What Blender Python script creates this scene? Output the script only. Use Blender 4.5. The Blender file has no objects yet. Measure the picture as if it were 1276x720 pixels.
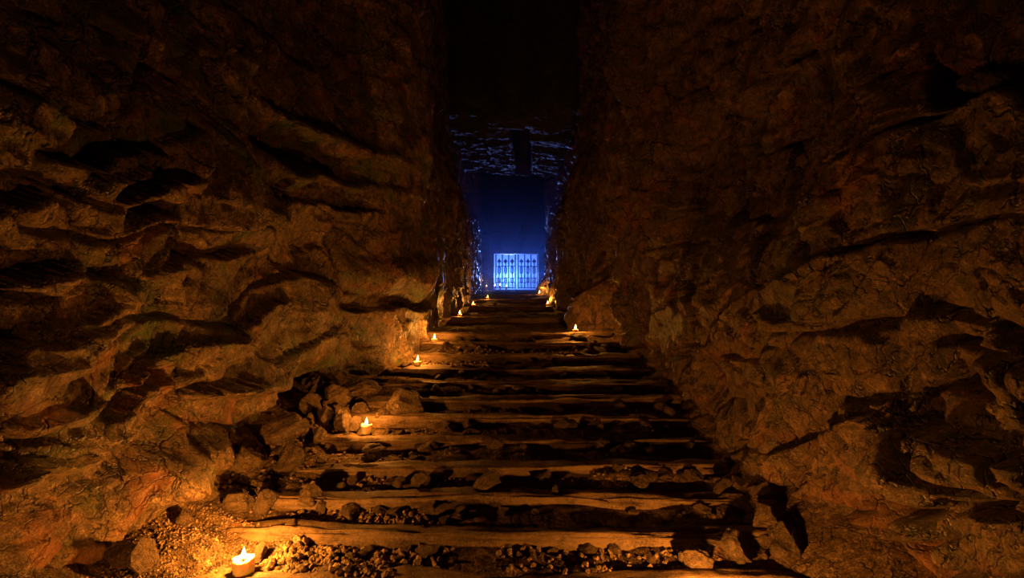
import bpy, bmesh, math, random
import numpy as np
from mathutils import Vector, Matrix

random.seed(7)
RNG = np.random.default_rng(11)
sc = bpy.context.scene
COL = sc.collection
F = 638.0            # focal length in pixels at 1276 wide
EYE = 1.74           # eye height

# ------------------------------------------------------------------ noise
def _hash(ix, iy, iz, seed):
    h = (ix.astype(np.int64) * 374761393 + iy.astype(np.int64) * 668265263 +
         iz.astype(np.int64) * 2147483647 + seed * 144269504) & 0xFFFFFFFF
    h = ((h ^ (h >> 13)) * 1274126177) & 0xFFFFFFFF
    h = ((h ^ (h >> 15)) * 2246822519) & 0xFFFFFFFF
    return (h ^ (h >> 16)) & 0xFFFFFFFF

def _rnd(ix, iy, iz, seed):
    return _hash(ix, iy, iz, seed) / 4294967295.0

def vnoise(x, y, z, seed=0):
    """smooth value noise, about -1..1"""
    x, y, z = np.broadcast_arrays(np.asarray(x, float), np.asarray(y, float), np.asarray(z, float))
    ix, iy, iz = np.floor(x), np.floor(y), np.floor(z)
    fx, fy, fz = x - ix, y - iy, z - iz
    ux, uy, uz = [f * f * f * (f * (f * 6 - 15) + 10) for f in (fx, fy, fz)]
    r = 0
    for dx in (0, 1):
        wx = ux if dx else 1 - ux
        for dy in (0, 1):
            wy = uy if dy else 1 - uy
            for dz in (0, 1):
                wz = uz if dz else 1 - uz
                r = r + wx * wy * wz * _rnd(ix + dx, iy + dy, iz + dz, seed)
    return 2 * r - 1

def fbm(x, y, z, octaves=4, seed=0, gain=0.5):
    a, s, t = 1.0, 0, 0
    for o in range(octaves):
        s = s + a * vnoise(x * 2.03 ** o + 17.3 * o, y * 2.03 ** o - 9.1 * o, z * 2.03 ** o + 3.7 * o, seed + o)
        t += a
        a *= gain
    return s / t

def ridged(x, y, z, octaves=3, seed=0):
    a, s, t = 1.0, 0, 0
    for o in range(octaves):
        s = s + a * (1 - np.abs(vnoise(x * 2.1 ** o + 5.1 * o, y * 2.1 ** o, z * 2.1 ** o + 2.3 * o, seed + o)) * 2)
        t += a
        a *= 0.5
    return s / t

def blocks(u, v, seed, tilt=0.35, off=0.5):
    """angular broken-rock relief: every cell is a tilted facet; also returns the distance to the crack"""
    iu, iv = np.floor(u), np.floor(v)
    z0 = np.zeros_like(iu)
    f1 = np.full(u.shape, 9.0); f2 = np.full(u.shape, 9.0)
    val = np.zeros(u.shape)
    for a in (-1, 0, 1):
        for b in (-1, 0, 1):
            cu, cv = iu + a, iv + b
            px = cu + 0.15 + 0.7 * _rnd(cu, cv, z0, seed)
            py = cv + 0.15 + 0.7 * _rnd(cu, cv, z0, seed + 1)
            du, dv = u - px, v - py
            d = np.sqrt(du * du + dv * dv)
            h = off * (_rnd(cu, cv, z0, seed + 2) * 2 - 1) + tilt * 2 * ((_rnd(cu, cv, z0, seed + 3) * 2 - 1) * du + (_rnd(cu, cv, z0, seed + 4) * 2 - 1) * dv)
            closer = d < f1
            f2 = np.where(closer, f1, np.minimum(f2, d))
            val = np.where(closer, h, val)
            f1 = np.where(closer, d, f1)
    return val, f2 - f1

def smooth(a, b, x):
    t = np.clip((x - a) / (b - a), 0, 1)
    return t * t * (3 - 2 * t)

# ------------------------------------------------------------------ linking
def link(o, parent=None):
    COL.objects.link(o)
    if parent is not None:
        o.parent = parent
    return o

def tag(o, label, cat, group=None, kind=None):
    o['label'] = label
    if cat: o['category'] = cat
    if group: o['group'] = group
    if kind: o['kind'] = kind
    return o

def grid_mesh(name, X, Y, Z, mat, flip=False, shade=True):
    n, m = X.shape
    co = np.stack([X, Y, Z], -1).reshape(-1, 3).astype(np.float32)
    i = np.arange(n - 1)[:, None] * m + np.arange(m - 1)[None, :]
    q = np.stack([i, i + 1, i + m + 1, i + m], -1).reshape(-1, 4)
    if flip: q = q[:, ::-1]
    me = bpy.data.meshes.new(name)
    me.vertices.add(len(co)); me.vertices.foreach_set('co', co.ravel())
    me.loops.add(q.size); me.loops.foreach_set('vertex_index', q.ravel().astype(np.int32))
    me.polygons.add(len(q)); me.polygons.foreach_set('loop_start', np.arange(0, q.size, 4, dtype=np.int32))
    me.update(calc_edges=True)
    me.polygons.foreach_set('use_smooth', np.full(len(q), shade, dtype=bool))
    me.materials.append(mat)
    me.validate()
    return link(bpy.data.objects.new(name, me))

def bm_obj(name, bm, mat, parent=None, smooth_=False, loc=None):
    me = bpy.data.meshes.new(name)
    bm.normal_update()
    bm.to_mesh(me); bm.free()
    for p in me.polygons: p.use_smooth = smooth_
    me.materials.append(mat)
    o = link(bpy.data.objects.new(name, me), parent)
    if loc is not None: o.location = loc
    return o

# ------------------------------------------------------------------ materials
def new_mat(name):
    m = bpy.data.materials.new(name); m.use_nodes = True
    nt = m.node_tree; nt.nodes.clear()
    out = nt.nodes.new('ShaderNodeOutputMaterial')
    b = nt.nodes.new('ShaderNodeBsdfPrincipled')
    nt.links.new(b.outputs[0], out.inputs[0])
    return m, nt, b, out

def ramp(nt, fac, stops):
    r = nt.nodes.new('ShaderNodeValToRGB')
    e = r.color_ramp.elements
    while len(e) > 1: e.remove(e[-1])
    e[0].position, e[0].color = stops[0][0], (*stops[0][1], 1)
    for p, c in stops[1:]:
        k = e.new(p); k.color = (*c, 1)
    nt.links.new(fac, r.inputs[0])
    return r.outputs[0]

def mixc(nt, fac, a, b, mode='MIX'):
    m = nt.nodes.new('ShaderNodeMix'); m.data_type = 'RGBA'; m.blend_type = mode
    if isinstance(fac, float): m.inputs[0].default_value = fac
    else: nt.links.new(fac, m.inputs[0])
    for s, v in ((6, a), (7, b)):
        if isinstance(v, tuple): m.inputs[s].default_value = (*v, 1)
        else: nt.links.new(v, m.inputs[s])
    return m.outputs[2]

def noise(nt, vec, scale, detail=6, rough=0.6, dist=0.0):
    n = nt.nodes.new('ShaderNodeTexNoise')
    n.inputs['Scale'].default_value = scale; n.inputs['Detail'].default_value = detail
    n.inputs['Roughness'].default_value = rough; n.inputs['Distortion'].default_value = dist
    nt.links.new(vec, n.inputs['Vector'])
    return n.outputs['Fac']

def coords(nt, scale=(1, 1, 1), kind='Object'):
    t = nt.nodes.new('ShaderNodeTexCoord')
    m = nt.nodes.new('ShaderNodeMapping'); m.inputs['Scale'].default_value = scale
    nt.links.new(t.outputs[kind], m.inputs[0])
    return m.outputs[0]

def rock_mat(name, dark, mid, light, moss=0.0, stretch=(1, 1, 1), rough=0.55, bump=1.0, red=0.35, spec=0.4, wet=0.1, crack=2.2):
    m, nt, b, out = new_mat(name)
    v = coords(nt)
    vs = coords(nt, stretch)
    n1 = noise(nt, vs, 1.3, 8, 0.65, 0.6)
    n2 = noise(nt, v, 7.0, 8, 0.7)
    n3 = noise(nt, vs, 26.0, 8, 0.72)
    col = ramp(nt, n1, [(0.30, dark), (0.5, mid), (0.70, light)])
    c2 = ramp(nt, n2, [(0.34, tuple(x * 0.25 for x in mid)), (0.52, mid), (0.66, tuple(min(1, x * 1.5) for x in light))])
    col = mixc(nt, 0.5, col, c2)
    grain = ramp(nt, n3, [(0.34, (0.18, 0.18, 0.18)), (0.52, (0.8, 0.8, 0.8)), (0.66, (1.5, 1.5, 1.5))])
    col = mixc(nt, 0.75, col, grain, 'MULTIPLY')
    n4 = noise(nt, v, 85.0, 4, 0.7)
    col = mixc(nt, 0.8, col, ramp(nt, n4, [(0.38, (0.25, 0.25, 0.25)), (0.52, (0.9, 0.9, 0.9)), (0.64, (1.7, 1.7, 1.7))]), 'MULTIPLY')
    # fine cracks
    wob = nt.nodes.new('ShaderNodeTexNoise'); wob.inputs['Scale'].default_value = 5.0; wob.inputs['Detail'].default_value = 6; nt.links.new(vs, wob.inputs['Vector'])
    wv = nt.nodes.new('ShaderNodeVectorMath'); wv.operation = 'MULTIPLY_ADD'; wv.inputs[1].default_value = (0.35, 0.35, 0.35)
    nt.links.new(wob.outputs['Color'], wv.inputs[0]); nt.links.new(vs, wv.inputs[2])
    crk = None
    for sc_, wd in ((crack, 0.035), (crack * 3.3, 0.05)):
        vo = nt.nodes.new('ShaderNodeTexVoronoi'); vo.feature = 'DISTANCE_TO_EDGE'; vo.inputs['Scale'].default_value = sc_
        nt.links.new(wv.outputs[0], vo.inputs['Vector'])
        c_ = ramp(nt, vo.outputs['Distance'], [(0.0, (0.12, 0.12, 0.12)), (wd, (1, 1, 1))])
        keep = ramp(nt, noise(nt, v, sc_ * 0.9, 3), [(0.42, (0, 0, 0)), (0.58, (1, 1, 1))])
        c_ = mixc(nt, keep, (1.0, 1.0, 1.0), c_)
        crk = c_ if crk is None else mixc(nt, 1.0, crk, c_, 'MULTIPLY')
    col = mixc(nt, 0.85, col, crk, 'MULTIPLY')
    rfac = ramp(nt, noise(nt, v, 2.3, 5, 0.6, 0.8), [(0.55, (0, 0, 0)), (0.72, (red, red, red))])
    col = mixc(nt, rfac, col, (0.36, 0.10, 0.035))
    if moss:
        mf = ramp(nt, noise(nt, v, 1.7, 7, 0.7, 0.5), [(0.50, (0, 0, 0)), (0.66, (moss, moss, moss))])
        col = mixc(nt, mf, col, (0.07, 0.10, 0.022))
    nt.links.new(col, b.inputs['Base Color'])
    rr = nt.nodes.new('ShaderNodeMapRange'); rr.inputs[1].default_value = 0.35; rr.inputs[2].default_value = 0.65
    rr.inputs[3].default_value = rough - wet; rr.inputs[4].default_value = rough + 0.1
    nt.links.new(n2, rr.inputs[0]); nt.links.new(rr.outputs[0], b.inputs['Roughness'])
    b.inputs['Specular IOR Level'].default_value = spec
    b1 = nt.nodes.new('ShaderNodeBump'); b1.inputs['Strength'].default_value = 0.9 * bump; b1.inputs['Distance'].default_value = 0.09
    nt.links.new(noise(nt, vs, 11.0, 9, 0.7, 0.4), b1.inputs['Height'])
    b2 = nt.nodes.new('ShaderNodeBump'); b2.inputs['Strength'].default_value = 0.9 * bump; b2.inputs['Distance'].default_value = 0.022
    nt.links.new(n3, b2.inputs['Height'])
    nt.links.new(b1.outputs[0], b2.inputs['Normal'])
    b3 = nt.nodes.new('ShaderNodeBump'); b3.inputs['Strength'].default_value = 0.8 * bump; b3.inputs['Distance'].default_value = 0.008
    nt.links.new(n4, b3.inputs['Height']); nt.links.new(b2.outputs[0], b3.inputs['Normal'])
    b4 = nt.nodes.new('ShaderNodeBump'); b4.inputs['Strength'].default_value = 0.8 * bump; b4.inputs['Distance'].default_value = 0.03
    nt.links.new(crk, b4.inputs['Height']); nt.links.new(b3.outputs[0], b4.inputs['Normal'])
    nt.links.new(b4.outputs[0], b.inputs['Normal'])
    return m

M = {}
M['wall_l'] = rock_mat('rock_left', (0.10, 0.055, 0.028), (0.25, 0.145, 0.072), (0.42, 0.27, 0.14), moss=0.95, stretch=(1, 1.1, 0.8), rough=0.42, wet=0.12, spec=0.5, red=0.6)
M['wall_r'] = rock_mat('rock_right', (0.085, 0.045, 0.025), (0.19, 0.108, 0.058), (0.28, 0.162, 0.085), moss=0.3, stretch=(1, 1, 0.7), red=0.5, rough=0.42, wet=0.14, spec=0.5)
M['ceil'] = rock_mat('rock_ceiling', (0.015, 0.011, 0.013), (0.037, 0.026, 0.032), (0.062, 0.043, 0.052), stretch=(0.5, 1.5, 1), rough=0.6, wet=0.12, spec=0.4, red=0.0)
M['floor'] = rock_mat('packed_earth', (0.10, 0.058, 0.03), (0.24, 0.145, 0.075), (0.36, 0.23, 0.12), rough=0.8, bump=1.2, red=0.15, spec=0.2, wet=0.0)
M['stone'] = rock_mat('loose_stone', (0.17, 0.10, 0.055), (0.30, 0.185, 0.10), (0.42, 0.28, 0.16), rough=0.65, bump=1.3, red=0.2, spec=0.3, crack=1.5)
M['gravel'] = rock_mat('gravel', (0.17, 0.10, 0.055), (0.32, 0.20, 0.105), (0.42, 0.28, 0.15), rough=0.7, bump=0.5, red=0.2, spec=0.25)

def wood_mat():
    m, nt, b, out = new_mat('weathered_timber')
    v = coords(nt, (0.9, 14, 14)); v2 = coords(nt)
    n1 = noise(nt, v, 2.2, 8, 0.65, 0.8)
    n2 = noise(nt, v2, 5.0, 7, 0.7)
    col = ramp(nt, n1, [(0.33, (0.045, 0.025, 0.013)), (0.52, (0.14, 0.082, 0.042)), (0.70, (0.25, 0.155, 0.08))])
    col = mixc(nt, ramp(nt, n2, [(0.4, (0, 0, 0)), (0.68, (0.9, 0.9, 0.9))]), col, (0.11, 0.065, 0.034))
    n5 = noise(nt, v2, 60.0, 5, 0.7)
    col = mixc(nt, 0.8, col, ramp(nt, n5, [(0.36, (0.25, 0.25, 0.25)), (0.52, (0.9, 0.9, 0.9)), (0.66, (1.6, 1.6, 1.6))]), 'MULTIPLY')
    col = mixc(nt, ramp(nt, noise(nt, v2, 2.6, 8, 0.75), [(0.47, (0, 0, 0)), (0.60, (0.9, 0.9, 0.9))]), col, (0.20, 0.12, 0.06))
    nt.links.new(col, b.inputs['Base Color'])
    b.inputs['Roughness'].default_value = 0.65; b.inputs['Specular IOR Level'].default_value = 0.3
    b1 = nt.nodes.new('ShaderNodeBump'); b1.inputs['Strength'].default_value = 0.9; b1.inputs['Distance'].default_value = 0.015
    nt.links.new(n1, b1.inputs['Height'])
    b2 = nt.nodes.new('ShaderNodeBump'); b2.inputs['Strength'].default_value = 0.6; b2.inputs['Distance'].default_value = 0.02
    nt.links.new(noise(nt, v2, 18.0, 8, 0.7), b2.inputs['Height']); nt.links.new(b1.outputs[0], b2.inputs['Normal'])
    nt.links.new(b2.outputs[0], b.inputs['Normal'])
    return m
M['wood'] = wood_mat()

def iron_mat():
    m, nt, b, out = new_mat('wrought_iron')
    n = noise(nt, coords(nt), 30, 5)
    nt.links.new(ramp(nt, n, [(0.35, (0.008, 0.009, 0.011)), (0.7, (0.035, 0.032, 0.03))]), b.inputs['Base Color'])
    b.inputs['Metallic'].default_value = 0.6; b.inputs['Roughness'].default_value = 0.5
    return m
M['iron'] = iron_mat()

def wax_mat():
    m, nt, b, out = new_mat('candle_wax')
    n = noise(nt, coords(nt), 25, 4)
    nt.links.new(ramp(nt, n, [(0.3, (0.72, 0.52, 0.28)), (0.7, (0.85, 0.68, 0.42))]), b.inputs['Base Color'])
    b.inputs['Roughness'].default_value = 0.4
    b.inputs['Subsurface Weight'].default_value = 0.6
    b.inputs['Subsurface Radius'].default_value = (1.0, 0.45, 0.15)
    b.inputs['Subsurface Scale'].default_value = 0.03
    return m
M['wax'] = wax_mat()

def flame_mat():
    m, nt, b, out = new_mat('candle_flame')
    nt.nodes.remove(b)
    e = nt.nodes.new('ShaderNodeEmission')
    t = nt.nodes.new('ShaderNodeTexCoord'); s = nt.nodes.new('ShaderNodeSeparateXYZ')
    nt.links.new(t.outputs['Generated'], s.inputs[0])
    nt.links.new(ramp(nt, s.outputs[2], [(0.0, (1.0, 0.55, 0.14)), (0.35, (1.0, 0.72, 0.34)), (1.0, (1.0, 0.5, 0.1))]), e.inputs[0])
    e.inputs[1].default_value = 9.0
    nt.links.new(e.outputs[0], out.inputs[0])
    return m
M['flame'] = flame_mat()
mw, nt, b, out = new_mat('charred_wick'); b.inputs['Base Color'].default_value = (0.012, 0.010, 0.009, 1); b.inputs['Roughness'].default_value = 0.9
M['wick'] = mw

# ------------------------------------------------------------------ step profile
# (front edge distance, height of the step top)
STEPS = [(2.46, -0.324), (2.84, -0.216), (3.22, -0.108)] + [(3.60 + 0.38 * k, 0.108 * k) for k in range(11)]
STEPS += [(9.5, 1.19), (12.5, 1.29), (16.0, 1.39), (20.0, 1.49), (25.0, 1.62)]
FIRST = 3                       # index of the first step in view
TILT = RNG.uniform(-1, 1, len(STEPS)) * 0.010
TILT[6] = -0.012

def floor_z(x, y, detail=True):
    x = np.asarray(x, float); y = np.asarray(y, float)
    x, y = np.broadcast_arrays(x, y)
    yw = y + 0.035 * vnoise(x * 0.9, y * 0.15, 0.5, 31)
    z = np.full(y.shape, -0.44)
    for k, (e, h) in enumerate(STEPS):
        prev = STEPS[k - 1][1] if k else -0.44
        run = min(0.33, e - STEPS[k - 1][0] - 0.05) if k else 0.3
        rf_ = 0.55
        z = z + (h - prev) * ((1 - rf_) * smooth(e + 0.035, e + 0.10, yw) + rf_ * np.clip((yw - (e - run)) / (run + 0.05), 0, 1))
        if k < 14:
            z = z + 0.030 * np.exp(-((yw - e + 0.03) / 0.10) ** 2) * (0.4 + 0.9 * vnoise(x * 2.1, k * 3.3, 0, 37))
        z = z + TILT[k] * 0
    z = z - 0.022
    # banks of rubble along the two walls
    near = 1 - smooth(5.6, 6.6, y)
    edge = np.interp(y, [0, 3, 3.6, 4.2, 5, 6, 8], [-1.9, -1.95, -1.85, -1.75, -1.65, -1.5, -1.2])
    z = z + near * np.clip((edge - x) * 0.42, 0, 0.42)
    edge2 = np.interp(y, [0, 3, 4, 5, 6, 8, 12], [1.75, 1.75, 1.75, 1.72, 1.7, 1.3, 1.2])
    z = z + (1 - smooth(7, 9, y)) * np.clip((x - edge2) * 0.5, 0, 0.5)
    z = z + 0.030 * fbm(x * 2.2, y * 2.2, 0, 3, 41) + 0.045 * smooth(0.15, 0.6, fbm(x * 1.7, y * 3.0, 7, 3, 45))
    if detail:
        z = z + 0.012 * fbm(x * 9, y * 9, 0, 3, 43)
        bl, cr = blocks(x * 11 + 0.4 * vnoise(x * 5, y * 5, 0, 1), y * 11, 47, 0.3, 0.5)
        gm = smooth(-0.1, 0.5, fbm(x * 1.1, y * 1.6, 3, 2, 53))
        z = z + 0.010 * gm * bl * smooth(0.0, 0.12, cr)
    return z

def fz(x, y):
    return float(floor_z(np.array([x]), np.array([y]))[0])

def ground(px, py):
    """where the line of sight at a point of the view meets the floor"""
    dx, dz = (px - 638) / F, (360 - py) / F
    ys = np.arange(2.6, 29.5, 0.01)
    zz = floor_z(dx * ys, ys, False)
    hit = np.nonzero(EYE + dz * ys <= zz)[0]
    y = ys[hit[0]] if len(hit) else 29.0
    return dx * y, y, fz(dx * y, y)

# spacing that keeps facets about equal in size as seen from the steps
def ladder(y0, y1, a, b):
    ys = [y0]
    while ys[-1] < y1: ys.append(ys[-1] + a + b * max(ys[-1], 2.2))
    return np.array(ys)

# ------------------------------------------------------------------ the setting
YS = ladder(0.5, 31.2, 0.002, 0.0048)
YS = np.concatenate([np.linspace(-3.4, 0.48, 60), YS])
xs = np.concatenate([np.arange(-3.6, 3.61, 0.022)])
Xf, Yf = np.meshgrid(xs, YS, indexing='ij')
floor = grid_mesh('floor', Xf, Yf, floor_z(Xf, Yf), M['floor'], flip=True)
tag(floor, 'packed earth and stone tunnel floor rising in shallow steps', 'floor', kind='structure')

def bump2(y, z, y0, z0, sy, sz, p=2):
    return np.exp(-np.abs((y - y0) / sy) ** p - np.abs((z - z0) / sz) ** p)

ZS = np.concatenate([np.arange(-0.7, 3.2, 0.02), np.arange(3.2, 10.6, 0.045)])

def left_wall():
    y, z = np.meshgrid(YS, ZS, indexing='ij')
    W = np.interp(y, [-3.4, 0, 2, 3, 4, 5, 5.7, 6.05, 6.25, 6.6, 7, 7.2, 7.6, 9, 9.6, 10.5, 12.5, 13.5, 20, 30],
                     [2.9, 2.9, 2.8, 2.65, 2.42, 2.35, 2.2, 1.95, 1.62, 1.46, 1.34, 1.34, 1.38, 1.40, 1.34, 1.45, 1.32, 1.42, 1.6, 1.85])
    # upper part of the near wall leans in, foot is hollowed
    near = 1 - smooth(5.4, 6.6, y)
    W = W - near * 0.30 * smooth(0.4, 1.5, z) + near * 0.35 * smooth(2.6, 5.0, z)
    D = 0
    D = D + 0.30 * near * fbm(y * 0.55, z * 0.8, 1.0, 3, 3)
    D = D + 0.10 * (1 - near) * fbm(y * 0.6, z * 0.45, 5.0, 3, 4)
    # warped coordinates
    wy = y + 0.28 * fbm(y * 1.3, z * 1.3, 0, 3, 7); wz = z + 0.22 * fbm(y * 1.1, z * 1.3, 4, 3, 9)
    b1, c1 = blocks(wy * 0.85 + 3, wz * 1.5 + 0.22 * wy, 12, 0.45, 0.45)
    b2, c2 = blocks(wy * 2.6, wz * 3.6 + 0.3 * wy, 22, 0.45, 0.45)
    b3, c3 = blocks(wy * 7, wz * 8.5, 26, 0.4, 0.5)
    mid = smooth(-0.3, 0.35, fbm(y * 0.7, z * 0.7, 8, 2, 15))
    D = D + near * (0.12 * b1 + 0.085 * b2 * (0.35 + 0.65 * mid) + 0.026 * b3 * mid)
    D = D - near * 0.09 * np.exp(-(c1 / 0.04) ** 2) - near * 0.035 * mid * np.exp(-(c2 / 0.05) ** 2)
    D = D + near * (0.09 * fbm(wy * 2.3, wz * 2.6, 2, 5, 33, 0.55) + 0.035 * ridged(wy * 5, wz * 3.0, 2, 4, 35))
    up = smooth(1.8, 3.2, z) * near
    D = D + up * (0.05 * ridged(wy * 5.5, wz * 1.6, 0, 4, 37) + 0.03 * fbm(y * 12, z * 5, 0, 3, 39))
    # vertical flutes further in
    fl = ridged(wy * 1.9, wz * 0.35, 0, 3, 61)
    D = D + (1 - near) * (0.15 * fl + 0.06 * b2 + 0.05 * fbm(y * 6, z * 2.0, 1, 4, 63) + 0.03 * ridged(y * 9, z * 1.5, 1, 3, 65))
    # hollows, ledges
    D = D - 0.45 * smooth(3.6, 5.6, z) * smooth(8, 10, y) * smooth(25, 22, y)
    for (y0, z0, sy, sz, a) in LEFT_FEATURES:
        D = D + a * (0.6 if a < 0 else 1) * bump2(wy, wz, y0 + 0.15 * (z - z0), z0, sy, sz, 3)
    for pts, up_, dn in LEFT_SHELVES:
        D = D + shelf(y, z, pts, up_, dn)
    X = -(W - D)
    # close over at the top
    t = smooth(5.6, 9.2, z)
    X = X + t * 0.0
    Z = z - 0.25 * D * near
    o = grid_mesh('wall_left', X, y, Z, M['wall_l'], flip=True)
    return o

def PL(px, py, w=2.3):
    """distance and height on a wall plane at that half-width"""
    d = w * F / abs(px - 638)
    return d, EYE + (360 - py) / F * d

LEFT_FEATURES = []
LEFT_SHELVES = []
def shelf(y, z, pts, up_, dn, hu=0.10, hd=0.16):
    """a lip of rock along a line: hollow above it, bulge below it"""
    P = sorted(PL(*p) for p in pts)
    yy = np.array([p[0] for p in P]); zz = np.array([p[1] for p in P])
    m = smooth(yy[0] - 0.12, yy[0] + 0.06, y) * (1 - smooth(yy[-1] - 0.06, yy[-1] + 0.12, y))
    t = z - np.interp(y, yy, zz) + 0.03 * vnoise(y * 4, z * 2, 0, 77) + 0.015 * vnoise(y * 13, z * 9, 0, 78)
    up_p = smooth(-0.008, 0.012, t) * np.exp(-np.clip(t, 0, 9) / hu)
    dn_p = (1 - smooth(-0.02, 0.008, t)) * np.exp(-np.clip(-t, 0, 9) / hd)
    return m * (up_ * up_p + dn * dn_p)
for _ in (([(12, 650), (26, 595), (80, 566)], -0.20, 0.10), ([(40, 662), (110, 630), (200, 588)], 0.14, -0.06),
          ([(160, 506), (215, 478)], -0.20, 0.06), ([(160, 478), (235, 432), (300, 402), (335, 378)], -0.05, 0.10),
          ([(240, 488), (295, 470)], -0.20, 0.08), ([(0, 352), (60, 346), (112, 330)], -0.18, 0.08),
          ([(140, 246), (215, 220)], -0.18, 0.07), ([(80, 190), (200, 196)], -0.14, 0.08), ([(385, 385), (450, 382)], -0.15, 0.06),
          ([(300, 520), (400, 440)], 0.10, -0.05), ([(0, 455), (90, 400), (150, 385)], -0.08, 0.06),
          ([(0, 250), (70, 236)], -0.15, 0.06), ([(310, 245), (400, 262)], -0.10, 0.06), ([(200, 330), (300, 318)], -0.10, 0.06)):
    LEFT_SHELVES.append(_)
def lf(px, py, wpx, hpx, a, w=2.25):
    d, z = PL(px, py, w)
    d2, _ = PL(px - wpx / 2, py, w); d3, _ = PL(px + wpx / 2, py, w)
    LEFT_FEATURES.append((d, z, abs(d3 - d2) / 2 * (0.8 if a < 0 else 1), hpx / 2 / F * d * (0.75 if a < 0 else 1), a))
lf(350, 185, 120, 30, -0.42)      # the long dark slot under an overhang
lf(360, 158, 130, 18, 0.16)
lf(365, 212, 110, 16, 0.14)
lf(185, 240, 70, 24, -0.30)
lf(90, 205, 150, 14, -0.20)
lf(60, 350, 130, 20, -0.28)
lf(245, 312, 60, 26, -0.22)
lf(155, 308, 40, 30, -0.25)
lf(430, 378, 60, 16, -0.22)
lf(425, 345, 60, 34, 0.16)
lf(205, 470, 40, 26, -0.22)
lf(60, 600, 60, 26, -0.22)
lf(245, 585, 90, 46, 0.26)        # rounded nose over the rubble
lf(120, 560, 130, 60, 0.16)
lf(340, 545, 70, 40, -0.25)
lf(300, 470, 90, 30, 0.14)
lf(360, 440, 80, 50, 0.14)
wl = left_wall()
tag(wl, 'tall mossy brown rock wall on the left of the tunnel', 'wall', kind='structure')

RIGHT_FEATURES = []
def rf(px, py, wpx, hpx, a, w=2.1):
    d, z = PL(px, py, w)
    d2, _ = PL(px - wpx / 2, py, w); d3, _ = PL(px + wpx / 2, py, w)
    RIGHT_FEATURES.append((d, z, abs(d3 - d2) / 2, hpx / 2 / F * d, a))
rf(1150, 480, 40, 34, -0.35)
rf(1065, 570, 36, 70, -0.22)
rf(1110, 590, 80, 60, 0.14)
rf(970, 570, 70, 110, 0.20)
rf(1090, 670, 110, 60, 0.16)
rf(1210, 470, 90, 60, 0.12)
rf(910, 470, 40, 60, -0.25)
rf(1080, 640, 60, 16, -0.2)
rf(1190, 640, 120, 12, -0.2)

RIGHT_CRACKS = (
    ((1010, 640), (1080, 640), (1130, 628), (1200, 636), (1276, 628)), ((1185, 640), (1200, 690), (1215, 720)),
    ((1068, 450), (1062, 520), (1058, 580), (1052, 640), (1050, 660)), ((1075, 530), (1110, 590), (1150, 615), (1175, 630)),
    ((1180, 440), (1175, 470), (1190, 520), (1210, 560), (1195, 600), (1200, 632)), ((1160, 425), (1215, 440), (1235, 490)),
    ((950, 620), (1000, 632), (1010, 660), (1040, 690)), ((1040, 655), (1080, 680), (1110, 665)),
    ((1000, 470), (1000, 560), (975, 620)), ((1115, 480), (1070, 500), (1000, 510)), ((1100, 430), (1180, 450)), ((960, 500), (930, 560)))

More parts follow.
